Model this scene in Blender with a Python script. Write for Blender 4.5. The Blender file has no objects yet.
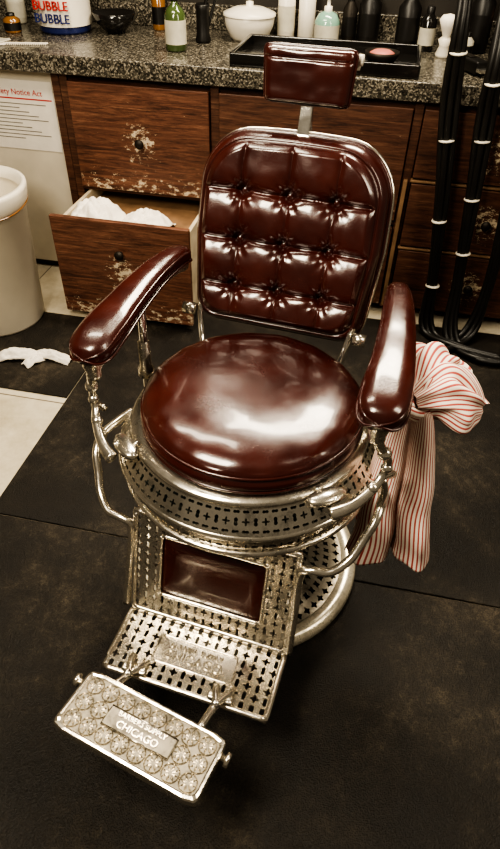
import bpy, bmesh, math, random
from mathutils import Vector, Matrix, noise
random.seed(7)
pi=math.pi
D=bpy.data
def link(o,parent=None):
    bpy.context.collection.objects.link(o)
    if parent: o.parent=parent
    return o
def empty(name,loc=(0,0,0),rz=0,parent=None):
    e=D.objects.new(name,None); e.location=loc; e.rotation_euler=(0,0,rz); e.empty_display_size=.05
    return link(e,parent)
# ---------------------------------------------------------------- materials
def newmat(name):
    m=D.materials.new(name); m.use_nodes=True
    nt=m.node_tree; b=nt.nodes["Principled BSDF"]
    return m,nt,b
def N(nt,t,**kw):
    n=nt.nodes.new(t)
    for k,v in kw.items():
        if k in n.inputs: n.inputs[k].default_value=v
        else: setattr(n,k,v)
    return n
def ramp(nt,fac,stops):
    r=nt.nodes.new("ShaderNodeValToRGB"); el=r.color_ramp.elements
    while len(el)<len(stops): el.new(.5)
    for e,(p,c) in zip(el,stops): e.position=p; e.color=(*c,1) if len(c)==3 else c
    nt.links.new(fac,r.inputs[0]); return r
def coord(nt,scale=(1,1,1),kind="Object"):
    tc=nt.nodes.new("ShaderNodeTexCoord"); mp=nt.nodes.new("ShaderNodeMapping")
    mp.inputs["Scale"].default_value=scale
    nt.links.new(tc.outputs[kind],mp.inputs[0]); return mp.outputs[0]
def bump(nt,b,h,strength=.2,dist=.002):
    n=nt.nodes.new("ShaderNodeBump"); n.inputs["Strength"].default_value=strength; n.inputs["Distance"].default_value=dist
    nt.links.new(h,n.inputs["Height"]); nt.links.new(n.outputs[0],b.inputs["Normal"])
def plain(name,col,rough=.5,metal=0,noise=.15,scale=20,coat=0,bmp=0):
    m,nt,b=newmat(name)
    n=N(nt,"ShaderNodeTexNoise",Scale=scale,Detail=5.0); nt.links.new(coord(nt),n.inputs["Vector"])
    lo=tuple(c*(1-noise) for c in col); hi=tuple(min(1,c*(1+noise)) for c in col)
    r=ramp(nt,n.outputs["Fac"],[(.3,lo),(.7,hi)]); nt.links.new(r.outputs[0],b.inputs["Base Color"])
    b.inputs["Roughness"].default_value=rough; b.inputs["Metallic"].default_value=metal; b.inputs["Coat Weight"].default_value=coat
    if bmp: bump(nt,b,n.outputs["Fac"],bmp)
    return m
def leather():
    m,nt,b=newmat("burgundy_leather")
    c=coord(nt)
    n=N(nt,"ShaderNodeTexNoise",Scale=9.0,Detail=6.0); nt.links.new(c,n.inputs["Vector"])
    r=ramp(nt,n.outputs["Fac"],[(.3,(.028,.0052,.0038)),(.7,(.056,.0108,.0072))]); nt.links.new(r.outputs[0],b.inputs["Base Color"])
    n2=N(nt,"ShaderNodeTexNoise",Scale=14.0,Detail=8.0,Roughness=.7); nt.links.new(c,n2.inputs["Vector"])
    rr=ramp(nt,n2.outputs["Fac"],[(.3,(.17,)*3),(.7,(.30,)*3)]); nt.links.new(rr.outputs[0],b.inputs["Roughness"])
    v=N(nt,"ShaderNodeTexVoronoi",Scale=420.0); nt.links.new(c,v.inputs["Vector"])
    ad=N(nt,"ShaderNodeMath",operation="MULTIPLY_ADD"); nt.links.new(n2.outputs["Fac"],ad.inputs[0]); ad.inputs[1].default_value=1.5; nt.links.new(v.outputs["Distance"],ad.inputs[2])
    bump(nt,b,ad.outputs[0],.07,.002)
    b.inputs["Specular IOR Level"].default_value=.65
    b.inputs["Coat Weight"].default_value=.6; b.inputs["Coat Roughness"].default_value=.08
    return m
def nickel(name="worn_nickel",col=(.80,.745,.64),r0=.11,r1=.34,k=.40,metal=.95):
    m,nt,b=newmat(name); c=coord(nt)
    n=N(nt,"ShaderNodeTexNoise",Scale=30.0,Detail=8.0,Roughness=.7); nt.links.new(c,n.inputs["Vector"])
    r=ramp(nt,n.outputs["Fac"],[(.32,tuple(x*k for x in col)),(.5,col),(.75,tuple(min(1,x*1.15) for x in col))]); nt.links.new(r.outputs[0],b.inputs["Base Color"])
    rr=ramp(nt,n.outputs["Fac"],[(.3,(r1,)*3),(.7,(r0,)*3)]); nt.links.new(rr.outputs[0],b.inputs["Roughness"])
    b.inputs["Metallic"].default_value=metal
    bump(nt,b,n.outputs["Fac"],.15,.001)
    return m
def wood(name,chips=True,dark=1.0):
    m,nt,b=newmat(name)
    c=coord(nt,(1.2,8,16))
    n=N(nt,"ShaderNodeTexNoise",Scale=3.0,Detail=9.0,Roughness=.72,Distortion=1.4); nt.links.new(c,n.inputs["Vector"])
    k=dark
    r=ramp(nt,n.outputs["Fac"],[(.30,(.026*k,.0105*k,.0065*k)),(.48,(.074*k,.029*k,.0165*k)),(.60,(.118*k,.052*k,.030*k)),(.75,(.24*k,.14*k,.085*k))])
    cw=coord(nt,(2,3,22)); nw=N(nt,"ShaderNodeTexNoise",Scale=5.0,Detail=10.0,Roughness=.8); nt.links.new(cw,nw.inputs["Vector"])
    rw=ramp(nt,nw.outputs["Fac"],[(.38,(.3,.27,.25)),(.52,(1,1,1))])
    mw=N(nt,"ShaderNodeMixRGB",blend_type="MULTIPLY"); mw.inputs[0].default_value=.8; nt.links.new(r.outputs[0],mw.inputs[1]); nt.links.new(rw.outputs[0],mw.inputs[2])
    col=mw.outputs[0]
    if chips:
        c2=coord(nt)
        csx=coord(nt,(3,3,60)); ns=N(nt,"ShaderNodeTexNoise",Scale=6.0,Detail=10.0,Roughness=.85); nt.links.new(csx,ns.inputs["Vector"])
        rs=ramp(nt,ns.outputs["Fac"],[(.60,(0,0,0)),(.70,(.55,.55,.55))])
        ms=N(nt,"ShaderNodeMixRGB"); nt.links.new(rs.outputs[0],ms.inputs[0]); nt.links.new(col,ms.inputs[1]); ms.inputs[2].default_value=(.38,.27,.17,1)
        col=ms.outputs[0]
        cs=coord(nt,(1,1,1.7))
        n3=N(nt,"ShaderNodeTexNoise",Scale=30.0,Detail=8.0,Roughness=.8); nt.links.new(cs,n3.inputs["Vector"])
        ln=N(nt,"ShaderNodeVectorMath",operation="LENGTH"); nt.links.new(c2,ln.inputs[0])
        w1=N(nt,"ShaderNodeMapRange"); nt.links.new(ln.outputs["Value"],w1.inputs[0])
        w1.inputs[1].default_value=.015;w1.inputs[2].default_value=.12;w1.inputs[3].default_value=.23;w1.inputs[4].default_value=0
        sx=N(nt,"ShaderNodeSeparateXYZ"); nt.links.new(c2,sx.inputs[0])
        w2=N(nt,"ShaderNodeMapRange"); nt.links.new(sx.outputs[2],w2.inputs[0])
        w2.inputs[1].default_value=-.22;w2.inputs[2].default_value=-.05;w2.inputs[3].default_value=.20;w2.inputs[4].default_value=0
        a=N(nt,"ShaderNodeMath",operation="ADD"); nt.links.new(w1.outputs[0],a.inputs[0]); nt.links.new(w2.outputs[0],a.inputs[1])
        a2=N(nt,"ShaderNodeMath",operation="ADD"); nt.links.new(a.outputs[0],a2.inputs[0]); nt.links.new(n3.outputs["Fac"],a2.inputs[1])
        rr=ramp(nt,a2.outputs[0],[(.69,(0,0,0)),(.715,(1,1,1))])
        mx=N(nt,"ShaderNodeMixRGB"); nt.links.new(rr.outputs[0],mx.inputs[0]); nt.links.new(col,mx.inputs[1]); mx.inputs[2].default_value=(.60,.50,.36,1)
        col=mx.outputs[0]
    nt.links.new(col,b.inputs["Base Color"]); b.inputs["Roughness"].default_value=.5
    bump(nt,b,n.outputs["Fac"],.2,.002)
    return m
def granite():
    m,nt,b=newmat("speckled_granite"); c=coord(nt)
    v=N(nt,"ShaderNodeTexVoronoi",Scale=170.0); nt.links.new(c,v.inputs["Vector"])
    n=N(nt,"ShaderNodeTexNoise",Scale=240.0,Detail=3.0); nt.links.new(c,n.inputs["Vector"])
    s=N(nt,"ShaderNodeSeparateColor"); nt.links.new(v.outputs["Color"],s.inputs[0])
    ad=N(nt,"ShaderNodeMath",operation="MULTIPLY"); nt.links.new(s.outputs[0],ad.inputs[0]); nt.links.new(n.outputs["Fac"],ad.inputs[1])
    r=ramp(nt,ad.outputs[0],[(.0,(.015,.0135,.011)),(.22,(.056,.050,.039)),(.38,(.135,.121,.095)),(.5,(.30,.27,.22))])
    nt.links.new(r.outputs[0],b.inputs["Base Color"]); b.inputs["Roughness"].default_value=.22
    return m
def matrubber():
    m,nt,b=newmat("worn_rubber_mat"); c=coord(nt)
    n=N(nt,"ShaderNodeTexNoise",Scale=2.6,Detail=10.0,Roughness=.75); nt.links.new(c,n.inputs["Vector"])
    r=ramp(nt,n.outputs["Fac"],[(.32,(.007,.0054,.0038)),(.48,(.018,.0138,.0095)),(.62,(.041,.032,.022)),(.78,(.078,.062,.043))])
    n2=N(nt,"ShaderNodeTexNoise",Scale=38.0,Detail=10.0,Roughness=.85); nt.links.new(c,n2.inputs["Vector"])
    mu=N(nt,"ShaderNodeMath",operation="MULTIPLY"); nt.links.new(n.outputs["Fac"],mu.inputs[0]); nt.links.new(n2.outputs["Fac"],mu.inputs[1])
    r2=ramp(nt,mu.outputs[0],[(.275,(0,0,0)),(.42,(.65,.65,.65))])
    mx=N(nt,"ShaderNodeMixRGB"); nt.links.new(r2.outputs[0],mx.inputs[0]); nt.links.new(r.outputs[0],mx.inputs[1]); mx.inputs[2].default_value=(.14,.112,.078,1)
    n5=N(nt,"ShaderNodeTexNoise",Scale=300.0,Detail=2.0); nt.links.new(c,n5.inputs["Vector"])
    r5=ramp(nt,n5.outputs["Fac"],[(.35,(.3,.3,.3)),(.65,(1.0,1.0,1.0))])
    m5=N(nt,"ShaderNodeMixRGB",blend_type="MULTIPLY"); m5.inputs[0].default_value=.85; nt.links.new(mx.outputs[0],m5.inputs[1]); nt.links.new(r5.outputs[0],m5.inputs[2])
    nt.links.new(m5.outputs[0],b.inputs["Base Color"])
    rr=ramp(nt,n.outputs["Fac"],[(.3,(.44,)*3),(.7,(.68,)*3)]); nt.links.new(rr.outputs[0],b.inputs["Roughness"])
    b.inputs["Specular IOR Level"].default_value=.35
    bump(nt,b,n5.outputs["Fac"],.8,.004)
    return m
def tilefloor():
    m,nt,b=newmat("vinyl_tile_floor"); c=coord(nt)
    br=N(nt,"ShaderNodeTexBrick",Scale=1.0); br.offset=0
    for k,v in (("Color1",(.60,.54,.42,1)),("Color2",(.55,.49,.38,1)),("Mortar",(.16,.13,.10,1)),("Mortar Size",.003),("Brick Width",1.22),("Row Height",1.22)): br.inputs[k].default_value=v
    mp=nt.nodes.new("ShaderNodeMapping"); nt.links.new(c,mp.inputs[0])
    mp.inputs["Location"].default_value=(.0,.30,0)
    nt.links.new(mp.outputs[0],br.inputs["Vector"])
    n=N(nt,"ShaderNodeTexNoise",Scale=7.0,Detail=9.0,Roughness=.75); nt.links.new(c,n.inputs["Vector"])
    r=ramp(nt,n.outputs["Fac"],[(.3,(.62,.58,.5)),(.6,(1,1,1))])
    mx=N(nt,"ShaderNodeMixRGB",blend_type="MULTIPLY"); mx.inputs[0].default_value=.8
    nt.links.new(br.outputs["Color"],mx.inputs[1]); nt.links.new(r.outputs[0],mx.inputs[2]); nt.links.new(mx.outputs[0],b.inputs["Base Color"])
    b.inputs["Roughness"].default_value=.4
    return m
def stripes():
    m,nt,b=newmat("striped_cotton")
    tc=nt.nodes.new("ShaderNodeTexCoord"); s=N(nt,"ShaderNodeSeparateXYZ"); nt.links.new(tc.outputs["UV"],s.inputs[0])
    fr=N(nt,"ShaderNodeMath",operation="FRACT"); nt.links.new(s.outputs[0],fr.inputs[0])
    r=ramp(nt,fr.outputs[0],[(0,(.82,.74,.64)),(.56,(.82,.74,.64)),(.64,(.42,.085,.072)),(.90,(.42,.085,.072))])
    nt.links.new(r.outputs[0],b.inputs["Base Color"]); b.inputs["Roughness"].default_value=.9
    n=N(nt,"ShaderNodeTexNoise",Scale=500.0); nt.links.new(tc.outputs["Object"],n.inputs["Vector"]); bump(nt,b,n.outputs["Fac"],.3,.001)
    return m
M=dict(
 leather=leather(), nickel=nickel(), patina=nickel("tarnished_nickel",(.26,.235,.19),.3,.5,.4), plaq=nickel("plaque_nickel",(.46,.42,.35),.3,.5,.4),
 cream=nickel("aged_cream_nickel",(.70,.64,.51),.2,.4,.6,.45),
 dark=plain("dark_enamel",(.012,.024,.022),.35),
 black=plain("black_plastic",(.009,.008,.007),.4),
 blackm=plain("black_lacquer",(.01,.009,.008),.15,0,.1,10,.5),
 iron=plain("dark_iron",(.03,.025,.02),.5,.6),
 wood=wood("worn_mahogany",True,1.6), woodp=wood("mahogany_frame",False,1.0), woodd=wood("mahogany_dark",True,1.15),
 raw=plain("pale_drawer_wood",(.55,.47,.34),.6,0,.2,12), trim=plain("tan_wood_trim",(.22,.13,.07),.5,0,.3,12),
 granite=granite(), mat=matrubber(), tile=tilefloor(),
 white=plain("white_plastic",(.72,.67,.57),.35,0,.05),
 bin=plain("off_white_bin",(.68,.62,.51),.5,0,.06,6),
 paper=plain("paper_white",(.70,.66,.59),.8,0,.05),
 panel=plain("painted_panel",(.54,.49,.40),.6,0,.12,6),
 cloth=plain("white_cloth",(.78,.73,.65),.95,0,.06,30,0,.3),
 towel=stripes(),
 wall=plain("dark_wall",(.025,.02,.015),.6,0,.3,5),
 wallw=plain("grey_wall",(.10,.085,.065),.7,0,.2,5),
 red=plain("red_label",(.45,.03,.03),.4), blue=plain("blue_tub",(.02,.03,.13),.35),
 pink=plain("pink_label",(.45,.15,.12),.6), green=plain("green_glass",(.06,.09,.03),.12,0,.1,10,.5),
 aqua=plain("aqua_gel",(.22,.38,.30),.12,0,.1,10,.5), amber=plain("amber",(.22,.10,.03),.15,0,.1,10,.5),
 label=plain("pale_label",(.50,.47,.38),.6), ink=plain("print_ink",(.16,.15,.13),.8), chrome=nickel("chrome",(.87,.84,.77),.05,.15,.7),
)
# ---------------------------------------------------------------- mesh helpers
def mesh(name,vs,fs,mat,parent=None,smooth=True,uvs=None,loc=None,merge=0):
    me=D.meshes.new(name); me.from_pydata([tuple(v) for v in vs],[],fs)
    if uvs:
        l=me.uv_layers.new(name="UVMap")
        for p in me.polygons:
            for li in p.loop_indices: l.data[li].uv=uvs[me.loops[li].vertex_index]
    bm=bmesh.new(); bm.from_mesh(me)
    if merge: bmesh.ops.remove_doubles(bm,verts=bm.verts,dist=merge)
    bmesh.ops.recalc_face_normals(bm,faces=bm.faces); bm.to_mesh(me); bm.free()
    for p in me.polygons: p.use_smooth=smooth
    me.materials.append(mat)
    o=D.objects.new(name,me); link(o,parent)
    if loc: o.location=loc
    return o
def box(name,c,s,mat,parent=None,bev=.004,rot=None,origin=None,seg=2):
    x,y,z=[a/2 for a in s]
    vs=[(i*x,j*y,k*z) for i in(-1,1) for j in(-1,1) for k in(-1,1)]
    fs=[(0,1,3,2),(4,6,7,5),(0,4,5,1),(2,3,7,6),(0,2,6,4),(1,5,7,3)]
    o=mesh(name,vs,fs,mat,parent,False); o.location=c
    if rot: o.rotation_euler=rot
    if bev:
        b=o.modifiers.new("b","BEVEL"); b.width=bev; b.segments=seg
        for p in o.data.polygons: p.use_smooth=True
        w=o.modifiers.new("w","WEIGHTED_NORMAL")
    return o
def revolve(name,prof,mat,parent=None,c=(0,0,0),seg=48,rot=None,sx=1,sy=1):
    vs=[];fs=[];n=len(prof)
    for i in range(seg):
        a=2*pi*i/seg
        for r,z in prof: vs.append((r*math.cos(a)*sx,r*math.sin(a)*sy,z))
    for i in range(seg):
        j=(i+1)%seg
        for k in range(n-1): fs.append((i*n+k,j*n+k,j*n+k+1,i*n+k+1))
    o=mesh(name,vs,fs,mat,parent,True,merge=1e-6); o.location=c
    if rot: o.rotation_euler=rot
    return o
def smoothpts(pts,sub=6,closed=False):
    P=[Vector(p) for p in pts]; out=[];n=len(P)
    rng=n if closed else n-1
    for i in range(rng):
        if closed: p0,p1,p2,p3=P[(i-1)%n],P[i],P[(i+1)%n],P[(i+2)%n]
        else: p0,p1,p2,p3=P[max(i-1,0)],P[i],P[i+1],P[min(i+2,n-1)]
        for k in range(sub):
            t=k/sub
            out.append(.5*((2*p1)+(p2-p0)*t+(2*p0-5*p1+4*p2-p3)*t*t+(3*p1-p0-3*p2+p3)*t**3))
    if not closed: out.append(P[-1])
    return out
def tube(name,pts,r,mat,parent=None,sub=6,closed=False,seg=10,flat=1.0,smooth=True):
    P=smoothpts(pts,sub,closed) if sub>1 else [Vector(p) for p in pts]
    n=len(P); vs=[];fs=[]
    up=Vector((0,0,1)); prev=None
    for i in range(n):
        a=P[(i-1)%n] if closed else P[max(i-1,0)]; b=P[(i+1)%n] if closed else P[min(i+1,n-1)]
        t=(b-a)
        if t.length<1e-9: t=Vector((0,0,1))
        t.normalize()
        if prev is None:
            ref=up if abs(t.dot(up))<.9 else Vector((1,0,0)); nn=t.cross(ref).normalized()
        else:
            nn=(prev-t*prev.dot(t)).normalized()
        prev=nn; bb=t.cross(nn)
        rr=r(i/(n-1)) if callable(r) else r
        for k in range(seg):
            an=2*pi*k/seg; vs.append(P[i]+nn*math.cos(an)*rr*flat+bb*math.sin(an)*rr)
    for i in range(n if closed else n-1):
        j=(i+1)%n
        for k in range(seg):
            l=(k+1)%seg; fs.append((i*seg+k,i*seg+l,j*seg+l,j*seg+k))
    if not closed:
        fs.append(tuple(range(seg))); fs.append(tuple((n-1)*seg+k for k in range(seg)))
    return mesh(name,vs,fs,mat,parent,smooth)
def ball(name,c,r,mat,parent=None,sc=(1,1,1),seg=20):
    prof=[(r*math.sin(pi*i/12),-r*math.cos(pi*i/12)) for i in range(13)]
    o=revolve(name,prof,mat,parent,c,seg); o.scale=sc; return o
def text(name,s,size,loc,rot,mat,parent,ext=.0012,ax='CENTER'):
    cu=D.curves.new(name,"FONT"); cu.body=s; cu.size=size; cu.extrude=ext; cu.align_x=ax; cu.align_y='CENTER'; cu.materials.append(mat)
    o=D.objects.new(name,cu); link(o,parent); o.location=loc; o.rotation_euler=rot
    return o
def h_slot(w,h): 
    def f(t):
        c,s=math.cos(t),math.sin(t); e=.5
        return (w*math.copysign(abs(c)**e,c),h*math.copysign(abs(s)**e,s))
    return f
def h_flower(r,a,k,ph=0):
    return lambda t:((r+a*math.cos(k*t+ph))*math.cos(t),(r+a*math.cos(k*t+ph))*math.sin(t))
def pierced(name,mapf,nx,ny,hole,mat,parent,thick=.004,NN=24,sol=0):
    vs=[];fs=[]
    for i in range(nx):
        for j in range(ny):
            h=hole(i,j); b0=len(vs)
            for k in range(NN):
                t=2*pi*k/NN; c,s=math.cos(t),math.sin(t); m=max(abs(c),abs(s))
                vs.append(mapf((i+.5+.5*c/m)/nx,(j+.5+.5*s/m)/ny))
            if h is None:
                vs.append(mapf((i+.5)/nx,(j+.5)/ny))
                for k in range(NN): fs.append((b0+k,b0+(k+1)%NN,b0+NN))
            else:
                for k in range(NN):
                    x,y=h(2*pi*k/NN); vs.append(mapf((i+.5+x)/nx,(j+.5+y)/ny))
                for k in range(NN):
                    l=(k+1)%NN; fs.append((b0+k,b0+l,b0+NN+l,b0+NN+k))
    o=mesh(name,vs,fs,mat,parent,False,merge=1e-5)
    s=o.modifiers.new("s","SOLIDIFY"); s.thickness=thick; s.offset=sol
    return o
# ================================================================= ROOM
def slab(name,x0,x1,y0,y1,z0,z1,mat,bev=0,parent=None):
    return box(name,((x0+x1)/2,(y0+y1)/2,(z0+z1)/2),(x1-x0,y1-y0,z1-z0),mat,parent,bev)
slab("floor",-2.6,2.4,-3,2.3,-.06,0,M['tile'])
slab("wall_back",-2.6,2.4,2.15,2.25,0,2.8,M['wall'])
slab("wall_left",-2.6,-2.5,-3,2.15,0,2.8,M['wallw'])
slab("floor_mat",-.81,1.9,.035,1.42,0,.009,M['mat'],.003)
slab("floor_mat.001",-2.2,-.815,.60,1.13,0,.008,M['mat'],.003)
slab("floor_mat.002",-1.9,2.0,-2.4,.031,0,.009,M['mat'],.003)
# cabinet
cab=empty("drawer_cabinet",(0,0,0))
YF=1.5; CT=.945; ZT=.855
slab("carcass_top_rail",-1.06,1.5,YF+.01,2.14,.845,.88,M['woodp'],0,cab)
slab("carcass_floor",-1.06,1.5,YF+.03,2.14,.03,.05,M['woodp'],0,cab)
slab("toe_kick",-1.62,1.5,YF+.05,2.1,.0,.035,M['black'],0,cab)
slab("carcass_back",-2.0,1.5,2.10,2.14,.03,.87,M['woodp'],0,cab)
for i,x in enumerate((-1.075,-.46,.305,.97,1.5)):
    slab("stile_%d"%i,x-.017,x+.017,YF-.004,2.1,.03,.88,M['woodp'],.002,cab)
slab("rail_1",-.44,.29,YF-.002,YF+.06,.41,.43,M['woodp'],.002,cab)
slab("rail_0",-1.06,-.475,YF-.002,YF+.06,.425,.44,M['woodp'],.002,cab)
def knob(nm,c,par,mat):
    revolve(nm,[(0,.034),(.012,.033),(.019,.026),(.017,.018),(.009,.012),(.008,0),(.013,-.001)],mat,par,c,20,(pi/2,0,0))
def drawer(nm,x0,x1,z0,z1,mat,k=1):
    o=slab(nm,x0,x1,YF-.022,YF,z0,z1,mat,.004,cab)
    if k: knob(nm+"_knob",((x0+x1)/2,YF-.022,(z0+z1)/2),cab,M['iron'] if k==1 else M['black'])
drawer("drawer_front_1",-1.055,-.48,.443,ZT,M['wood'])
drawer("drawer_front_2",-.44,.285,.435,ZT,M['woodd'])
drawer("drawer_front_3",-.44,.285,.05,.405,M['woodd'])
for i,(a,b) in enumerate(((.61,ZT),(.335,.59),(.05,.315))):
    drawer("drawer_front_%d"%(4+i),.325,.95,a,b,M['woodd'])
    drawer("drawer_front_%d"%(7+i),.99,1.48,a,b,M['woodd'])
    if i<2: slab("rail_%d"%(3+i),.32,1.5,YF-.024,YF+.05,a-.015,a-.006,M['trim'],.002,cab)
slab("stile_edge",.294,.310,YF-.026,YF,.05,.60,M['trim'],.002,cab)
DY=1.15
slab("open_drawer_front",-1.045,-.475,DY-.022,DY,.035,.462,M['wood'],.004,cab)
knob("open_drawer_knob",(-.76,DY-.022,.335),cab,M['iron'])
slab("open_drawer_side_l",-1.035,-1.02,DY,DY+.5,.07,.425,M['raw'],.002,cab)
slab("open_drawer_side_r",-.505,-.49,DY,DY+.5,.07,.425,M['raw'],.002,cab)
slab("open_drawer_bottom",-1.03,-.50,DY,DY+.5,.07,.08,M['raw'],0,cab)
slab("open_drawer_back",-1.03,-.50,DY+.49,DY+.5,.07,.40,M['raw'],0,cab)
slab("drawer_tray",-1.02,-.505,DY+.01,DY+.48,.36,.37,M['trim'],0,cab)
slab("end_panel",-2.4,-1.095,YF+.02,YF+.04,.04,.88,M['panel'],.002,cab)
slab("end_panel_post",-1.125,-1.093,YF-.005,YF+.03,.03,.88,M['woodp'],.002,cab)
slab("countertop",-2.4,1.6,1.46,2.15,.88,CT,M['granite'],.006,cab)
slab("backsplash",-2.4,1.6,2.125,2.149,CT,1.04,M['granite'],.004,cab)
def crumple(name,c,sx,sy,h,mat,seed=1,nx=46,ny=40,parent=None,rz=0):
    vs=[];fs=[]
    for i in range(nx+1):
        for j in range(ny+1):
            u=i/nx*2-1;v=j/ny*2-1
            e=max(0,1-(abs(u)**2.4+abs(v)**2.4)*.62)
            w=noise.ridged_multi_fractal(Vector((u*1.6+seed,v*1.6,seed)),.9,2.1,4,1.0,2.0)
            x=u*sx*(1+.18*noise.noise(Vector((v*2,seed,0)))); y=v*sy*(1+.25*noise.noise(Vector((u*2,0,seed))))
            vs.append((x,y,max(.002,h*(e*.45+.30*w*e))))
    for i in range(nx):
        for j in range(ny):
            a=i*(ny+1)+j; fs.append((a,a+1,a+ny+2,a+ny+1))
    o=mesh(name,vs,fs,mat,parent); o.location=c; o.rotation_euler=(0,0,rz)
    s=o.modifiers.new("s","SOLIDIFY"); s.thickness=.003; s.offset=1
    return o
crumple("crumpled_hand_towel",(-.905,DY+.12,.372),.11,.10,.12,M['cloth'],3)
crumple("crumpled_hand_towel.001",(-.70,DY+.12,.372),.10,.09,.09,M['cloth'],8)
# notice
po=empty("safety_notice",(-1.34,YF+.0185,.70))
box("sheet",(0,-.001,0),(.40,.002,.27),M['paper'],po,0)
text("heading","Safety Notice Act",.030,(.045,-.0035,.090),(pi/2,0,0),M['red'],po,.0003)
box("rule",(0,-.0025,.066),(.38,.001,.005),M['red'],po,0)
for i in range(10):
    w=.34-.04*((i*7)%4); box("print_line_%d"%i,(-.18+w/2,-.0025,.046-i*.015),(w,.001,.003),M['ink'],po,0)
# trash can
tc=empty("trash_can",(-1.325,1.06,0))
revolve("body",[(0,.006),(.175,.006),(.182,.02),(.205,.54),(.213,.545),(.215,.57),(.208,.573),(.201,.56),(.178,.03),(0,.02)],M['bin'],tc,(0,0,0),56)
revolve("liner_fold",[(.202,.50),(.216,.52),(.222,.565),(.221,.578),(.207,.582),(.195,.54)],M['white'],tc,(0,0,0),56)
tube("liner_cord",[(.2145*math.cos(a),.2145*math.sin(a),.51+.006*math.sin(3*a)) for a in [2*pi*i/24 for i in range(24)]],.003,M['amber'],tc,2,True,6)
ti=empty("paper_tissue",(-1.03,.80,.0075))
crumple("crumple_a",(-.075,-.015,0),.085,.030,.045,M['cloth'],11,36,20,ti,.25)
crumple("crumple_b",(.065,.012,0),.080,.024,.038,M['cloth'],14,36,20,ti,-.12)
crumple("crumple_c",(.0,-.030,0),.040,.022,.030,M['cloth'],17,26,20,ti,1.0)
# ------------------------------------------------------------- counter items
def bottle(name,x,y,prof,mat,cap=None,capmat=None,lab=None,seg=28,sx=1,sy=1,z=None):
    e=empty(name,(x,y,CT)); revolve("body",prof,mat,e,(0,0,0),seg,None,sx,sy)
    if cap: revolve("cap",cap,capmat,e,(0,0,0),20)
    if lab: 
        r,z0,z1,lm=lab; revolve("label",[(r,z0),(r,z1)],lm,e,(0,0,0),seg,None,sx,sy)
    return e
tub=bottle("candy_tub",-1.225,1.90,[(0,0),(.10,0),(.108,.01),(.115,.16),(.115,.18),(.10,.19),(0,.19)],M['blue'],[(.119,.165),(.121,.17),(.121,.20),(.115,.205),(0,.205)],M['red'],(.1145,.030,.13,M['white']))
text("lettering","BUBBLE",.046,(.0,-.117,.105),(pi/2,0,0),M['red'],tub,.004)
text("lettering_b","BUBBLE",.046,(0,-.116,.060),(pi/2,0,0),M['blue'],tub,.004)
e=empty("black_bowl",(-1.01,1.93,CT)); revolve("bowl",[(0,.01),(.035,.01),(.038,0),(.045,.012),(.075,.035),(.092,.075),(.088,.076),(.07,.04),(.03,.02),(0,.018)],M['blackm'],e,(0,0,0),36)
e=bottle("tonic_bottle",-.66,1.68,[(0,0),(.036,0),(.041,.006),(.041,.12),(.03,.14),(.013,.155),(.013,.18),(0,.18)],M['green'],[(.016,.165),(.017,.195),(.014,.20),(0,.20)],M['black'],(.0415,.025,.105,M['label']))
e=bottle("comb_jar",-.60,1.86,[(0,0),(.03,0),(.032,.01),(.026,.03),(.026,.11),(.030,.13),(.026,.135),(0,.10)],M['black'])
for i,(dx,dy) in enumerate(((0,0),(.03,.02),(-.01,.03))):
    tube("comb_handle_%d"%i,[(dx*.3,dy*.3,.02),(dx+.01,dy,.12),(dx+.04,dy+.01,.2)],.006,M['black'],e,4)
e=empty("white_lidded_jar",(-.43,1.975,CT)); revolve("bowl",[(0,0),(.07,0),(.08,.01),(.10,.05),(.105,.085),(.10,.09),(.085,.07),(0,.06)],M['white'],e,(0,0,0),36)
revolve("lid",[(.11,.088),(.108,.098),(.06,.115),(.015,.12),(.015,.135),(0,.138)],M['white'],e,(0,0,0),36)
bottle("lotion_bottle",-.285,2.04,[(0,0),(.03,0),(.036,.006),(.036,.16),(.02,.175),(0,.176)],M['white'],[(.02,.17),(.02,.21),(0,.212)],M['white'],(.0365,.03,.12,M['label']))
bottle("lotion_bottle.001",-.20,2.05,[(0,0),(.030,0),(.035,.006),(.035,.17),(.02,.18),(0,.18)],M['white'],[(.018,.17),(.018,.22),(0,.222)],M['black'])
e=bottle("pump_soap_bottle",-.10,1.93,[(0,0),(.044,0),(.050,.008),(.050,.09),(.036,.115),(.014,.125),(0,.125)],M['aqua'],[(.016,.12),(.016,.14),(.007,.142),(.006,.17),(.012,.172),(.012,.18),(0,.182)],M['white'],(.0505,.02,.08,M['label']))
tube("spout",[(0,0,.176),(-.03,-.01,.178),(-.045,-.015,.168)],.005,M['white'],e,4)
tr=empty("tool_tray",(-.06,1.67,CT))
for nm,c,s in (("base",(0,0,.006),(.66,.36,.01)),("rim_front",(0,-.175,.022),(.68,.016,.044)),("rim_back",(0,.175,.022),(.68,.016,.044)),("rim_l",(-.335,0,.022),(.016,.35,.044)),("rim_r",(.335,0,.022),(.016,.35,.044))):
    box(nm,c,s,M['blackm'],tr,.005)
e=empty("powder_dish",(.14,1.67,CT+.012)); revolve("dish",[(0,0),(.045,0),(.060,.02),(.064,.035),(.060,.035),(.05,.015),(0,.012)],M['iron'],e); revolve("powder_puff",[(0,.040),(.03,.038),(.046,.030),(.044,.02),(0,.018)],M['pink'],e)
e=empty("shaving_brush",(.37,1.88,CT)); revolve("handle",[(0,0),(.026,0),(.030,.01),(.019,.04),(.028,.06),(.015,.07),(0,.07)],M['white'],e); revolve("bristles",[(.012,.068),(.026,.10),(.036,.125),(.026,.14),(0,.146)],M['cloth'],e)
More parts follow.
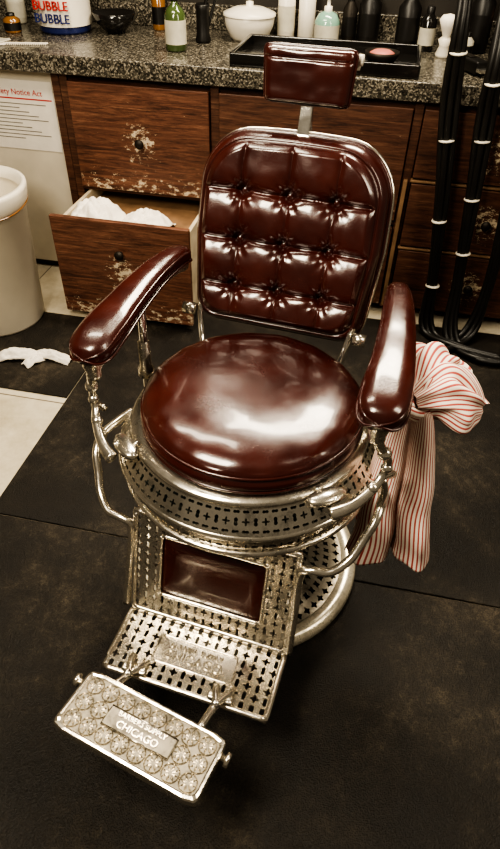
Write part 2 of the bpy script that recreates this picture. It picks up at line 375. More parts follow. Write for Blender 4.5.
def clipper(name,x,y,rz):
    e=empty(name,(x,y,CT),rz)
    for n,c,s,m in (("body",(0,0,.025),(.05,.17,.045),M['black']),("blade",(0,-.095,.02),(.045,.03,.012),M['chrome']),("plate",(0,.02,.049),(.03,.08,.004),M['iron'])): box(n,c,s,m,e,.008 if n=="body" else .002)
clipper("hair_clipper",.46,1.68,.5); clipper("hair_clipper.001",.74,1.64,-.3); clipper("hair_clipper.002",.90,1.8,.9)
for i,(x,y,m,h,r) in enumerate(((.22,2.02,'black',.20,.045),(.50,2.02,'black',.24,.045),(.62,2.03,'amber',.19,.04),(.74,2.0,'blackm',.16,.045),(.90,2.03,'black',.22,.05),(-.85,2.05,'amber',.16,.03),(-1.5,2.0,'label',.15,.04),(.06,2.05,'black',.2,.045),(-1.42,1.8,'amber',.07,.035),(.58,1.86,'blackm',.13,.04),(.30,1.98,'blackm',.15,.032),(-.02,2.05,'iron',.17,.03),(.45,1.87,'label',.09,.028),(.68,1.84,'red',.10,.03))):
    bottle("styling_product_bottle"+(".%03d"%i if i else ""),x,y,[(0,0),(r*.9,0),(r,.006),(r,h*.7),(r*.5,h*.85),(r*.4,h*.9),(0,h*.9)],M[m],[(r*.5,h*.86),(r*.5,h),(r*.4,h*1.02),(0,h*1.02)],M['black'],(r*1.015,h*.15,h*.55,M['label'] if i in(3,6,10,13) else M['pink' if i==4 else 'black']))
e=empty("styling_comb",(-1.27,1.60,CT+.001),.25); box("spine",(0,0,.003),(.19,.012,.006),M['white'],e,.002)
for i in range(24): box("tooth_%d"%i,(-.09+i*.0078,-.014,.003),(.003,.022,.004),M['white'],e,0)
e=empty("folded_paper",(-1.42,1.58,CT)); box("sheet",(0,0,.004),(.16,.11,.006),M['paper'],e,.002,(0,0,.3)); box("sheet_top",(.02,.01,.010),(.12,.08,.005),M['label'],e,.002,(0,0,-.2))
def cord(name,pts,ties,r=.017):
    e=empty(name,(0,0,0)); P=[Vector(p) for p in pts]
    for k,(dx,dy) in enumerate(((0,0),(.017,.006),(-.015,.008))):
        tube("cable_%d"%k,[p+Vector((dx*(1+.5*math.sin(i*2+k)),dy,abs(dx)*.2)) for i,p in enumerate(P)],r*.72,M['black'],e,8,False,10)
    S=smoothpts(P,8)
    for k,t in enumerate(ties):
        i=int(t*(len(S)-2)); a,b=S[i],S[i+1]; d=(b-a).normalized()
        tube("cable_tie_%d"%k,[a+Vector((.002,.005,0))-d*.0025,a+Vector((.002,.005,0))+d*.0025],.029,M['white'],e,1,False,14)
cord("cable_bundle",[(.36,2.12,1.62),(.365,1.7,1.5),(.38,1.42,1.2),(.40,1.41,.9),(.44,1.40,.57),(.48,1.39,.25),(.50,1.35,.035),(.60,1.25,.03),(.8,1.2,.03)],(.32,.44,.55,.66))
cord("cable_bundle.001",[(.52,2.12,1.62),(.52,1.7,1.45),(.515,1.42,1.1),(.53,1.41,.85),(.55,1.40,.58),(.58,1.38,.25),(.60,1.30,.035),(.72,1.17,.03),(.95,1.22,.03)],(.33,.42,.52,.6))
cord("cable_bundle.002",[(.68,2.12,1.62),(.67,1.7,1.45),(.66,1.42,1.1),(.66,1.41,.85),(.69,1.40,.5),(.70,1.38,.2),(.66,1.32,.035),(.50,1.15,.03)],(.4,.5))
# ================================================================= CHAIR
CH=empty("barber_chair",(0,0,0),math.radians(-6))
L=M['leather'];NK=M['nickel']
bc=(-.015,.045)
revolve("base_ring",[(.280,.008),(.302,.009),(.314,.026),(.310,.044),(.294,.053),(.274,.048),(.264,.034),(.268,.012)],M['cream'],CH,(*bc,0),80)
def base_map(s,t):
    a=2*pi*s; r=.270-.145*t; z=.043+.077*(t**1.6)
    return (bc[0]+r*math.cos(a),bc[1]+r*math.sin(a),z)
pierced("base_grille",base_map,60,5,lambda i,j:h_flower(.27,.09,4,pi*(j%2)),M['patina'],CH,.004)
revolve("base_inner",[(0,.02),(.26,.02),(.13,.09),(0,.09)],M['dark'],CH,(*bc,0),48)
revolve("base_collar",[(.128,.115),(.13,.13),(.11,.145),(.10,.15),(.085,.19),(.08,.2)],NK,CH,(*bc,0),48)
revolve("column",[(.075,.14),(.075,.30),(.09,.315),(.095,.34),(.10,.36),(.16,.40),(.24,.425),(.275,.44),(.28,.46)],M['iron'],CH,(*bc,0),56)
rc=(-.006,.030)
def band_map(s,t):
    a=2*pi*s; r=.286+.006*math.sin(pi*t); return (rc[0]+r*math.cos(a),rc[1]+r*math.sin(a),.440+.050*t)
def h_leaf(i,j):
    if j==1: return h_flower(.28,.15,4,0) if i%2 else h_flower(.30,.12,2,0)
    return h_flower(.26,.13,3,pi/2*(1 if (j>0)^(i%2==0) else -1))
pierced("seat_ring_band",band_map,100,3,h_leaf,NK,CH,.003)
revolve("seat_ring_inner",[(.276,.434),(.281,.49),(.277,.50),(.246,.568)],M['dark'],CH,(*rc,0),72)
revolve("seat_ring_bottom_bead",[(.282,.430),(.292,.428),(.297,.436),(.291,.444),(.282,.442)],NK,CH,(*rc,0),72)
revolve("seat_ring_mid_bead",[(.286,.488),(.299,.487),(.306,.496),(.302,.505),(.290,.507)],NK,CH,(*rc,0),72)
def fl_map(s,t):
    a=2*pi*s; r=.299-.034*t; return (rc[0]+r*math.cos(a),rc[1]+r*math.sin(a),.505+.052*t)
pierced("seat_ring_flange",fl_map,90,3,lambda i,j:(h_flower(.27,.14,4,0) if i%2 else h_flower(.28,.14,2,pi)) if j==1 else h_flower(.22,.12,2,0),NK,CH,.003)
revolve("seat_ring_top_bead",[(.257,.555),(.268,.555),(.272,.563),(.266,.571),(.24,.572),(.10,.572),(0,.572)],NK,CH,(*rc,0),72)
sc=(.000,.022)
def cushion():
    prof=[(0,.666),(.06,.6655),(.12,.663),(.17,.659),(.205,.652),(.226,.643),(.236,.634),(.241,.627),(.242,.621),(.239,.617),(.243,.612),(.247,.604),(.247,.594),(.243,.588),(.239,.584),(.236,.574),(.2,.573),(0,.573)]
    P=[Vector((r,0,z)) for r,z in prof]; S=smoothpts(P,5)
    vs=[];fs=[];seg=140;n=len(S)
    for i in range(seg):
        a=2*pi*i/seg
        for p in S:
            r=max(0,p.x); x=r*math.cos(a);y=r*math.sin(a);z=p.z
            if z>.617:
                k=max(0,1-(r/.245)**6)
                q=Vector((x*5.5,y*5.5,2.3))
                z+=k*(-.007*math.exp(-((x+.01)**2+(y+.0)**2)/.012)+.0045*noise.noise(q)+.0007*noise.noise(q*3.1))
                z+=.0012*math.sin(a*17+3*noise.noise(Vector((math.cos(a)*3,math.sin(a)*3,0))))*max(0,(r-.19)/.05)*(1 if r<.238 else 0)
            vs.append((x,y,z))
    for i in range(seg):
        j=(i+1)%seg
        for k in range(n-1): fs.append((i*n+k,j*n+k,j*n+k+1,i*n+k+1))
    o=mesh("seat_cushion",vs,fs,L,CH,True,merge=1e-5); o.location=(*sc,0)
cushion()
for nm,r,z in (("seat_piping_top",.2420,.6205),("seat_piping_bottom",.2440,.585)):
    tube(nm,[(sc[0]+r*math.cos(2*pi*i/60),sc[1]+r*math.sin(2*pi*i/60),z) for i in range(60)],.0035,L,CH,2,True,8)
# back pad
TILT=math.radians(18); by0,bz0=.250,.645
def back_pt(x,h,d):
    return Vector((x,by0+h*math.sin(TILT)-d*math.cos(TILT),bz0+h*math.cos(TILT)+d*math.sin(TILT)))
BX=-.030; BW=.224; BH=.216; BHC=.216
def rr_pt(u,v,W=BW,H=BH,rt=.105,rb=.05,shape=True):
    m=max(abs(u),abs(v))
    if m<1e-9: return 0,0,0
    qx,qy=W*u/m,H*v/m; r=rt if qy>0 else rb
    if abs(qx)>W-r and abs(qy)>H-r:
        cx=math.copysign(W-r,qx);cy=math.copysign(H-r,qy); dx,dy=qx-cx,qy-cy; l=math.hypot(dx,dy); qx,qy=cx+dx/l*r,cy+dy/l*r
    x,y=qx*m,qy*m
    if shape:
        x*=1-.08*max(0,-y/H)-.04*max(0,y/H)**1.5
        if y>0: y+=.012*(1-(x/W)**2)*(y/H)
    return x,y,m
YS=(.098-BHC,.206-BHC,.314-BHC); PX=.108
def backpad():
    n=190; vs=[];fs=[]; ys=YS
    for i in range(n+1):
        for j in range(n+1):
            x,y,m=rr_pt(i/n*2-1,j/n*2-1)
            e=max(0,(m-.82)/.18); z=.055*math.sqrt(max(0,1-e*e))**.9 if m<1 else 0
            fade=min(1,max(0,(.91-m)/.08))
            z-=.008*math.exp(-((m-.905)/.010)**2)
            wob=.004*noise.noise(Vector((x*14,y*14,1.7)))
            xx=x+wob*(1-math.exp(-abs(y-round((y-ys[0])/PX)*PX-ys[0])/.02)); yy=y+.0026*noise.noise(Vector((x*16,y*9,5.2)))
            fx=(xx/PX)%1; dx=min(fx,1-fx)*PX; fy=((yy-ys[0])/PX)%1; dy=min(fy,1-fy)*PX
            if abs(round(x/PX))>1: dx=PX/2
            if y>ys[2]+PX/2 or y<ys[0]-PX/2: dy=PX/2
            gh=math.exp(-dy/.0065); gv=math.exp(-dx/.0038)
            px=abs(math.sin(pi*xx/PX)) if abs(x)<PX*1.5 else 1; py=abs(math.sin(pi*(yy-ys[0])/PX)) if ys[0]-PX/2<y<ys[2]+PX/2 else 1
            z+=fade*(.013*(px**.7*.26+py**.5*.74)-.009*gh-.0050*gv)
            for bx in (-PX,0,PX):
                for b in ys:
                    d2=(x-bx)**2+(y-b)**2
                    if d2<.008:
                        a=math.atan2(y-b,x-bx); d=math.sqrt(d2)
                        z+=-.018*math.exp(-d2/.00018)-.007*math.exp(-d2/.0009)
                        z+=.0014*math.sin(a*9+bx*40+b*70)*math.exp(-((d-.024)/.013)**2)
            z+=fade*(.0020*noise.noise(Vector((x*14,y*20,9)))+.0005*noise.noise(Vector((x*50,y*36,3))))
            vs.append(back_pt(x+BX,y+BHC,z-.055))
    for i in range(n):
        for j in range(n):
            a=i*(n+1)+j; fs.append((a,a+1,a+n+2,a+n+1))
    mesh("back_cushion",vs,fs,L,CH)
    for i,bx in enumerate((-PX,0,PX)):
        for j,b in enumerate(ys):
            p=back_pt(bx+BX,b+BHC,-.024); ball("tuft_button_%d_%d"%(i,j),p,.0080,L,CH,(1,.6,1))
    K=96; ring=[]
    for k in range(K):
        t=2*pi*k/K; c,s=math.cos(t),math.sin(t); m=max(abs(c),abs(s)); x,y,_=rr_pt(c/m,s/m); ring.append((x,y))
    tube("back_piping",[back_pt(x*1.0+BX,y+BHC,-.052) for x,y in ring],.005,L,CH,1,True,8)
    tube("back_metal_rim",[back_pt(x*1.012+BX,y*1.012+BHC,-.066) for x,y in ring],.006,NK,CH,1,True,8)
    vs=[back_pt(x+BX,y+BHC,-.055) for x,y in ring]+[back_pt(x*.97+BX,y*.97+BHC,-.085) for x,y in ring]
    fs=[(k,(k+1)%K,K+(k+1)%K,K+k) for k in range(K)]+[tuple(K+k for k in range(K))]
    mesh("back_shell",vs,fs,L,CH,False)
    tube("back_inner_seam",[back_pt(x*.905+BX,y*.905+BHC,-.0125) for x,y in ring],.0028,L,CH,1,True,8)
backpad()
# headrest (stands a little more upright than the back)
HW,HH,HC,HX=.096,.053,.556,-.027
HT=math.radians(7); H0=back_pt(HX,HC,-.03)
def hr_pt(x,h,d):
    return H0+Vector((x,h*math.sin(HT)-d*math.cos(HT),h*math.cos(HT)+d*math.sin(HT)))
def pad(name,W,H,T,mat):
    n=50;vs=[];fs=[]
    for side in (1,-1):
        b=len(vs)
        for i in range(n+1):
            for j in range(n+1):
                x,y,m=rr_pt(i/n*2-1,j/n*2-1,W,H,.010,.010,False)
                x*=1+.03*y/H
                e=max(0,(m-.75)/.25); z=T*math.sqrt(max(0,1-e**3))
                z*=1-.10*(x/W)**2
                z+=.0015*noise.noise(Vector((x*30,y*40,2))) if m<.95 else 0
                z-=.004*math.exp(-((y-.031)/.0028)**2) if side>0 and abs(x)<W*.95 else 0
                vs.append(hr_pt(x,y,side*z))
        for i in range(n):
            for j in range(n):
                a=b+i*(n+1)+j; fs.append((a,a+1,a+n+2,a+n+1))
    mesh(name,vs,fs,mat,CH,True,merge=1e-5)
pad("headrest_cushion",HW,HH,.022,L)
K=64; ring=[]
for k in range(K):
    t=2*pi*k/K; c,s=math.cos(t),math.sin(t); m=max(abs(c),abs(s)); x,y,_=rr_pt(c/m,s/m,HW,HH,.010,.010,False); ring.append((x*(1+.03*y/HH),y))
tube("headrest_piping",[hr_pt(x,y,0) for x,y in ring],.0035,L,CH,1,True,8)
tube("headrest_back_frame",[hr_pt(x*.93,y*.88,-.026) for x,y in ring],.005,NK,CH,1,True,8)
tube("headrest_paper_roll",[hr_pt(-.080,.030,-.040),hr_pt(.100,.030,-.040)],.015,M['white'],CH,1,False,20)
tube("headrest_roll_end",[hr_pt(.098,.036,-.022),hr_pt(.108,.036,-.022)],.011,M['white'],CH,1,False,16)
tube("headrest_post",[back_pt(-.024,.36,-.098),back_pt(-.024,.45,-.075),back_pt(-.026,.49,-.064),hr_pt(.001,-.01,-.030)],.012,M['chrome'],CH,6,False,12,1.0)
box("headrest_post_strap",back_pt(-.026,.476,-.052),(.028,.010,.085),M['chrome'],CH,.002,(-TILT,0,0))
for s in(-1,1):
    nm="l" if s<0 else "r"; o=BX
    tube("back_support_"+nm,[(o+s*.165,.225,.575),(o+s*.18,.25,.60),(o+s*.19,.27,.65),(o+s*.20,.32,.74),(o+s*.20,.365,.84)],.012,M['chrome'],CH,6,False,10,.6)
    tube("back_hinge_"+nm,[(o+s*.20,.26,.665),(o+s*.23,.26,.665)],.015,NK,CH,1,False,20)
# arms
def arm(s):
    nm="l" if s<0 else "r"; ox=-.006
    path=smoothpts([(ox+s*.254,.286,.797),(ox+s*.262,.235,.808),(ox+s*.275,.14,.808),(ox+s*.284,.03,.799),(ox+s*.287,-.07,.790),(ox+s*.287,-.156,.776)],10)
    n=len(path);seg=36;vs=[];fs=[]
    def dims(t):
        w=.023+.024*min(1,t/.75)**1.3; h=.023+.007*t
        e=1
        if t>.86: e=math.sqrt(max(0.0,1-((t-.86)/.14)**2))
        if t<.08: e=math.sqrt(max(0.0,1-((.08-t)/.08)**2))
        return w*max(e,.02),h*max(.02,e**.6)
    sides=[[],[]];tops=[[],[]]
    for i,p in enumerate(path):
        t=i/(n-1); w,h=dims(t)
        a=path[max(0,i-1)];b=path[min(n-1,i+1)]; d=(b-a).normalized(); nx=Vector((-d.y,d.x,0)).normalized()
        for k in range(seg):
            an=2*pi*k/seg; c,sn=math.cos(an),math.sin(an)
            yy=h*(math.copysign(abs(sn)**.92,sn)) ; xx=w*math.copysign(abs(c)**.72,c)
            if sn<0: yy*=.8
            if sn>0: yy+=.0014*noise.noise(p*18+Vector((k*.1,0,0)))
            vs.append(p+nx*xx+Vector((0,0,1))*yy)
        for q,sg in ((0,1),(1,-1)):
            sides[q].append(p+nx*sg*w*.98+Vector((0,0,-h*.45))); tops[q].append(p+nx*sg*w*.90+Vector((0,0,h*.42)))
    for i in range(n-1):
        for k in range(seg):
            l=(k+1)%seg; fs.append((i*seg+k,i*seg+l,(i+1)*seg+l,(i+1)*seg+k))
    fs.append(tuple(range(seg)));fs.append(tuple((n-1)*seg+k for k in range(seg)))
    mesh("armrest_"+nm,vs,fs,L,CH)
    tube("armrest_piping_"+nm,sides[0]+sides[1][::-1],.003,L,CH,1,True,8)
    tube("armrest_seam_"+nm,tops[0]+tops[1][::-1],.0024,L,CH,1,True,8)
    tube("arm_plate_"+nm,[p+Vector((0,0,-.024)) for p in path[4:-5]],.018,NK,CH,1,False,12,1.0)
    X=lambda v: ox+s*v
    tube("arm_scroll_"+nm,[(X(.288),-.120,.762),(X(.288),-.128,.735),(X(.296),-.126,.705),(X(.308),-.112,.675),(X(.318),-.10,.645),(X(.314),-.105,.61),(X(.298),-.135,.588),(X(.268),-.17,.570),(X(.235),-.195,.562)],lambda t:.0145-.006*math.sin(pi*t),NK,CH,8,False,12,.8)
    revolve("arm_scroll_capital_"+nm,[(.026,.0),(.026,-.010),(.019,-.016),(.021,-.024),(.015,-.042),(.017,-.048),(.013,-.058),(0,-.058)],NK,CH,(X(.288),-.124,.770),24)
    for q,(yy,zz,rr,xx_) in enumerate(((-.112,.675,.014,.308),(-.100,.628,.012,.318),(-.127,.592,.013,.300))):
        ball("arm_scroll_boss_%s%d"%(nm,q),(X(xx_),yy,zz),rr,NK,CH)
    tube("arm_scroll_curl_"+nm,[(X(.316),-.105,.61),(X(.328),-.085,.60),(X(.334),-.07,.585),(X(.326),-.062,.572),(X(.316),-.07,.578)],.008,NK,CH,6,False,10)
    revolve("arm_footplate_"+nm,[(0,.008),(.034,.007),(.041,.003),(.043,-.004),(0,-.004)],NK,CH,(X(.218),-.160,.572),24,(0,0,s*.7),1,.5)
    for q,(dx,dy) in enumerate(((-.020,.010),(.020,-.006))):
        ball("ring_screw_%s%d"%(nm,q),(X(.218+dx),-.160+dy,.580),.006,M['chrome'],CH,(1,1,.5),12)
    tube("arm_post_"+nm,[(X(.280),.085,.785),(X(.282),.085,.68),(X(.284),.085,.60),(X(.282),.08,.53)],.010,M['chrome'],CH,4,False,12)
    revolve("arm_post_socket_"+nm,[(.009,.07),(.014,.065),(.014,.0),(.02,-.01),(.02,-.03),(0,-.03)],NK,CH,(X(.284),.085,.60),20)
    tube("side_frame_"+nm,[(X(.300),.02,.50),(X(.318),-.03,.50),(X(.325),-.085,.505),(X(.320),-.125,.49),(X(.304),-.155,.455),(X(.287),-.185,.425),(X(.255),-.215,.408),(X(.215),-.222,.405),(X(.195),-.225,.385),(X(.197),-.255,.28),(X(.200),-.292,.178)],.0095,NK,CH,8,False,12,1.0)
    tube("side_link_"+nm,[(X(.316),-.105,.60),(X(.325),-.10,.56),(X(.322),-.09,.505)],.008,NK,CH,6,False,10)
    ball("side_joint_"+nm,(X(.325),-.085,.505),.016,NK,CH,(.7,1,1))
arm(-1);arm(1)
# leg-rest frame
def quad(A,B,Cc,Dd):
    A,B,Cc,Dd=map(Vector,(A,B,Cc,Dd))
    return lambda s,t:(A*(1-s)+B*s)*(1-t)+(Dd*(1-s)+Cc*s)*t
def rimtube(nm,q,r,inset=0):
    pts=[q(a,b) for a,b in ((inset,inset),(.5,inset),(1-inset,inset),(1-inset,.5),(1-inset,1-inset),(.5,1-inset),(inset,1-inset),(inset,.5))]
    c=[]
    for i,p in enumerate(pts):
        if i%2==0:
            a=pts[i-1];b=pts[(i+1)%8]; c+= [p+(a-p).normalized()*.012,p+(a+b-2*p).normalized()*.004,p+(b-p).normalized()*.012]
        else: c.append(p)
    tube(nm,c,r,NK,CH,3,True,10)
pq=quad((-.188,-.292,.175),(.186,-.292,.175),(.182,-.205,.425),(-.195,-.205,.425))
def strip(nm,s0,s1,t0,t1,nx,ny,hf):
    pierced(nm,lambda s,t:pq(s0+(s1-s0)*s,t0+(t1-t0)*t),nx,ny,hf,NK,CH,.005)
alt=lambda i,j:h_flower(.28,.13,4,0) if (i+j)%2 else h_flower(.27,.13,2,pi)
strip("legrest_frame_top",0,1,.82,1,18,2,alt); strip("legrest_frame_bottom",0,1,0,.22,18,2,alt)
strip("legrest_frame_left",0,.17,.22,.82,3,7,alt); strip("legrest_frame_right",.83,1,.22,.82,3,7,alt)
rimtube("legrest_rim",pq,.007)
iq=lambda s,t:pq(.17+.66*s,.22+.60*t)
rimtube("legrest_inner_rim",iq,.005)
vs=[];fs=[];n=24
nf=Vector((0,-.944,.33)).normalized()
for i in range(n+1):
    for j in range(n+1):
        s,t=i/n,j/n; e=(1-(2*s-1)**8)*(1-(2*t-1)**8)
        vs.append(iq(s,t)+nf*(.010*e-.006))
for i in range(n):
    for j in range(n):
        a=i*(n+1)+j; fs.append((a,a+1,a+n+2,a+n+1))
mesh("legrest_leather_panel",vs,fs,L,CH)
fq=quad((-.178,-.455,.190),(.190,-.455,.190),(.188,-.292,.165),(-.190,-.292,.165))
def fh(i,j):
    if 4<=i<=11 and 2<=j<=4: return None
    if j in(0,6) : return h_slot(.22,.36) 
    return h_flower(.31,.12,4,0) if (i+j)%2 else h_slot(.17,.40)
pierced("foot_platform",fq,16,7,fh,NK,CH,.006)
rimtube("foot_platform_rim",fq,.007)
plq=lambda s,t:fq(.25+.5*s,.29+.42*t)+Vector((0,0,.005))
rimtube("platform_plaque_rim",plq,.0022)
rx=math.atan2(-.025,.163)
text("platform_lettering_a","CHICAGO",.030,(0,-.382,.1835),(rx,0,0),M['plaq'],CH,.002)
text("platform_lettering_b","BARBERS  SUPPLY",.016,(0,-.358,.180),(rx,0,0),M['plaq'],CH,.002)
# front footrest (built round its own pivot)
tl=math.atan2(-.012,.13)
FR=empty("front_footrest",(-.028,-.578,.256),0,CH); FR.rotation_euler=(tl,0,math.radians(-8))
def rrect(W,H,r,K=72):
    out=[]
    for k in range(K):
        t=2*pi*k/K;c,s=math.cos(t),math.sin(t);m=max(abs(c),abs(s)); qx,qy=W*c/m,H*s/m
        if abs(qx)>W-r and abs(qy)>H-r:
            cx=math.copysign(W-r,qx);cy=math.copysign(H-r,qy);dx,dy=qx-cx,qy-cy;l=math.hypot(dx,dy);qx,qy=cx+dx/l*r,cy+dy/l*r
        out.append((qx,qy))
    return out
W2,H2=.160,.066
def lathe_rect(nm,layers,mat,capb=True):
    K=72;vs=[];fs=[]
    for ins,dz in layers:
        for x,y in rrect(W2-ins,H2-ins,.016): vs.append((x,y,dz))
    for a in range(len(layers)-1):
        for k in range(K): fs.append((a*K+k,a*K+(k+1)%K,(a+1)*K+(k+1)%K,(a+1)*K+k))
    if capb:
        fs.append(tuple((len(layers)-1)*K+k for k in range(K))); fs.append(tuple(range(K)))
    mesh(nm,vs,fs,mat,FR,False)
lathe_rect("footrest_frame",[(.004,-.024),(0,-.020),(.0,-.004),(.002,.0),(.006,.0015),(.009,.000),(.010,-.004)],NK)
lathe_rect("footrest_field",[(.0095,-.006),(.0100,-.0035)],M['patina'])  # recess darkening put into the colour: dark tarnished nickel under the relief
vs=[];fs=[]
def relief(cx,cy,R):
    for p in range(8):
        a=2*pi*p/8; c,s=math.cos(a),math.sin(a); b=len(vs)
        for (u,v,h) in ((.15,0,0),(.55,.15,0),(.97,0,0),(.55,-.15,0),(.55,0,.004)):
            vs.append((cx+R*(u*c-v*s),cy+R*(u*s+v*c),-.0035+h))
        fs.extend([(b,b+1,b+4),(b+1,b+2,b+4),(b+2,b+3,b+4),(b+3,b,b+4)])
    b=len(vs);n=20
    for k in range(n):
        a=2*pi*k/n
        for rr,h in ((.90,.0),(.99,.0038),(1.08,.0)):
            vs.append((cx+R*rr*math.cos(a),cy+R*rr*math.sin(a),-.0035+h))
    for k in range(n):
        l=(k+1)%n
        for q in range(2): fs.append((b+k*3+q,b+l*3+q,b+l*3+q+1,b+k*3+q+1))
for i in range(8):
    for j in range(3):
        if 2<=i<=5 and j==1: continue
        relief(-.1295+i*.037,-.037+j*.037,.0172)
mesh("footrest_flower_relief",vs,fs,NK,FR,False)
box("footrest_plaque",(0,0,-.003),(.152,.044,.005),M['patina'],FR,.0015)
tube("footrest_plaque_rim",[(-.074,-.020,0),(.074,-.020,0),(.074,.020,0),(-.074,.020,0)],.0016,NK,FR,1,True,6)
text("footrest_lettering_a","CHICAGO",.020,(0,-.008,.0008),(0,0,0),NK,FR,.0016)
text("footrest_lettering_b","BARBERS SUPPLY",.0145,(0,.011,.0008),(0,0,0),NK,FR,.0016)
for s in(-1,1):
    tube("footrest_roller_%s"%("l" if s<0 else "r"),[(s*.156,.035,-.013),(s*.168,.035,-.013),(s*.170,.035,-.013),(s*.178,.035,-.013)],lambda t:.007 if t<.4 else .014,NK,FR,1,False,20)
    nm="l" if s<0 else "r"
    hb=Vector((-.010+s*.098,-.452,.205)); fx=Vector((-.028,-.578,.256))+Matrix.Rotation(math.radians(-8),3,'Z')@Vector((s*.098,.060,-.014))
    tube("footrest_fork_%s"%nm,[(hb.x+s*.018,-.415,.192),(hb.x+s*.012,-.44,.208),(hb.x,-.47,.222),fx],.009,NK,CH,6,False,10)
    tube("footrest_fork_b_%s"%nm,[(hb.x-s*.018,-.420,.192),(hb.x-s*.012,-.44,.208),(hb.x,-.47,.222)],.008,NK,CH,6,False,10)
    box("footrest_hinge_%s"%nm,(hb.x,-.448,.203),(.055,.018,.016),NK,CH,.005)
    ball("footrest_bolt_%s"%nm,(hb.x,-.472,.232),.010,M['chrome'],CH)
    tube("platform_carrier_%s"%nm,[(s*.12,-.08,.40),(s*.13,-.17,.30),(s*.14,-.26,.145),(s*.14,-.40,.158)],.010,M['iron'],CH,6,False,10)
# ================================================================= TOWEL
TW=empty("striped_barber_towel",(0,0,0),math.radians(-6))
G=Vector((.330,.03,.700))
def hang(nm,nu,x0,x1,y0,seed,drop,wt,wb,ustr,nf):
    nv=80;vs=[];fs=[];uv=[]
    for j in range(nv+1):
        v=j/nv
        for i in range(nu+1):
            u=i/nu
            w=wt+(wb-wt)*v**.6; cx=x0+(x1-x0)*v
            up=u+.07*noise.noise(Vector((u*3,v*1.5,seed)))*v
            dz=drop*(1+.10*noise.noise(Vector((u*2.2,seed,4)))-.04*(u-.5))
            z=G.z-dz*v
            ph=up*2*pi*nf+seed
            A=(.008+.020*v**.8)*(.7+.6*noise.noise(Vector((u*4,v*2,seed+8))))
            y=y0-.055*v+A*math.sin(ph+1.5*v*noise.noise(Vector((0,v*2,seed))))+.006*math.sin(ph*2.3+2)*v+.016*noise.noise(Vector((u*4,v*5,seed+20)))*v
            x=cx+(u-.5)*w+.010*math.cos(ph)*(.4+v)+.014*noise.noise(Vector((u*3,v*4,seed+30)))*v
            vs.append((x,y,z)); uv.append((u*ustr+v*1.3,v))
    for j in range(nv):
        for i in range(nu):
            a=j*(nu+1)+i; fs.append((a,a+1,a+nu+2,a+nu+1))
    o=mesh(nm,vs,fs,M['towel'],TW,True,uv); s=o.modifiers.new("s","SOLIDIFY"); s.thickness=.0025
hang("hanging_end_front",110,.335,.352,.005,1.3,.415,.065,.180,32,1.9)
hang("hanging_end_back",90,.345,.385,.040,5.1,.38,.055,.14,26,1.6)
def bag(nm,ang,Ln,wl,wz,seed,ns,zup=.0,sag=.035):
    nu,nv=110,56;vs=[];fs=[];uv=[]
    d=Vector((math.cos(ang),math.sin(ang),0)); l=Vector((-math.sin(ang),math.cos(ang),0)); zz=Vector((0,0,1))
    for j in range(nv+1):
        v=j/nv
        prof=(math.sin(pi*min(1,(.06+.94*v))**1.35))**.55 if v<1 else 0
        prof=max(prof,.0)+.16*(1-v)**3
        for i in range(nu):
            a=2*pi*i/nu; c,s=math.cos(a),math.sin(a)
            nz=noise.noise(Vector((c*1.4,s*1.4,v*2.6+seed)))
            fold=1+.14*math.sin(a*5+seed+2.2*v+2*nz)*(1-.3*v)+.09*math.sin(a*9+seed*2-3*v)+.34*nz
            p=G+d*(Ln*v*(1+.16*noise.noise(Vector((c*1.5,s*1.5,seed+3)))))+l*(c*wl*prof*fold)+zz*(s*wz*prof*fold+zup*math.sin(pi*v*.8)-sag*v*v)
            p+=l*.018*math.sin(v*3)
            vs.append(p); uv.append((i/nu*ns+.9*math.sin(v*3),v))
    for j in range(nv):
        for i in range(nu):
            k=(i+1)%nu; fs.append((j*nu+i,j*nu+k,(j+1)*nu+k,(j+1)*nu+i))
    me=mesh(nm,vs,fs,M['towel'],TW,True,uv)
    ul=me.data.uv_layers[0].data
    for p in me.data.polygons:
        xs=[ul[q].uv[0] for q in p.loop_indices]
        if max(xs)-min(xs)>ns/2:
            for q in p.loop_indices:
                if ul[q].uv[0]<ns/2: ul[q].uv[0]+=ns
bag("bunched_end_outer",math.radians(27),.160,.078,.056,1.0,44,.010,.035)
bag("bunched_end_inner",math.radians(70),.195,.068,.050,4.0,40,.022,.03)
kp=[(G.x+.034*math.cos(t),G.y+.006+.030*math.sin(t),G.z-.004+.010*math.sin(2*t)) for t in [2*pi*k/12 for k in range(12)]]
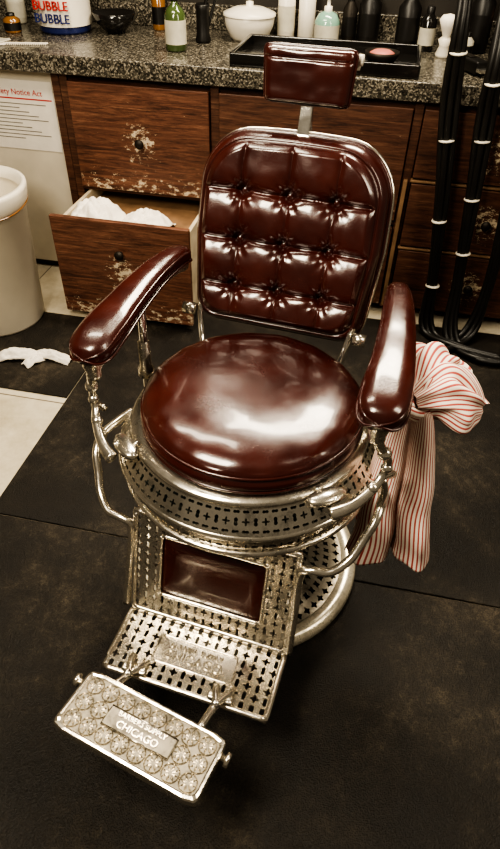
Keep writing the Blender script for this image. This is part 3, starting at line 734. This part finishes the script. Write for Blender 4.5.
def knotm():
    S=smoothpts(kp,5,True);n=len(S);seg=18;vs=[];fs=[];uv=[]
    for i in range(n):
        t=(S[(i+1)%n]-S[i-1]).normalized(); nn=t.cross(Vector((0,0,1))).normalized(); bb=t.cross(nn)
        for k in range(seg):
            an=2*pi*k/seg; r=.016*(1+.22*math.sin(an*3+i*.2)); vs.append(S[i]+nn*math.cos(an)*r+bb*math.sin(an)*r); uv.append((k/seg*10,i/n))
    for i in range(n):
        for k in range(seg):
            fs.append((i*seg+k,i*seg+(k+1)%seg,((i+1)%n)*seg+(k+1)%seg,((i+1)%n)*seg+k))
    mesh("knot",vs,fs,M['towel'],TW,True,uv)
knotm()
# ================================================================= LIGHT
def area(name,loc,target,sx,sy,e,col=(1,.88,.69)):
    l=D.lights.new(name,"AREA"); l.shape="RECTANGLE"; l.size=sx; l.size_y=sy; l.energy=e; l.color=col
    o=D.objects.new(name,l); link(o); o.location=loc; o.rotation_euler=(Vector(target)-Vector(loc)).to_track_quat('-Z','Y').to_euler()
    return o
area("ceiling_light_back",(.15,1.5,2.4),(0,.0,.6),1.2,.4,48)
area("ceiling_light_front",(-.6,-.9,2.2),(-.05,.3,.6),.5,.8,38)
area("ceiling_light_right",(1.6,-.2,2.1),(0,.2,.6),.4,1.2,14)
area("cabinet_fill",(-.7,.6,2.3),(-.6,1.6,.5),.9,.3,15)  # added fill to brighten the cabinet fronts, not a known lamp
w=D.worlds.new("World"); bpy.context.scene.world=w; w.use_nodes=True
w.node_tree.nodes["Background"].inputs[0].default_value=(.95,.80,.60,1); w.node_tree.nodes["Background"].inputs[1].default_value=.085
vs_=bpy.context.scene.view_settings
vs_.view_transform='AgX'
try: vs_.look='AgX - High Contrast'
except Exception: pass
vs_.exposure=.55
# ================================================================= CAMERA
psi,p,rho=math.radians(11),math.radians(42),math.radians(1.5)
F=Vector((-math.sin(psi)*math.cos(p),math.cos(psi)*math.cos(p),-math.sin(p)))
R=Vector((math.cos(psi),math.sin(psi),0)); U=R.cross(F)
R2=R*math.cos(rho)+U*math.sin(rho); U2=U*math.cos(rho)-R*math.sin(rho)
cd=D.cameras.new("camera"); cd.sensor_fit='VERTICAL'; cd.sensor_height=24; cd.lens=24*620/849; cd.clip_start=.05
co=D.objects.new("camera",cd); link(co)
m=Matrix((R2,U2,-F)).transposed().to_4x4(); m.translation=Vector((.198,-1.012,1.492)); co.matrix_world=m
bpy.context.scene.camera=co
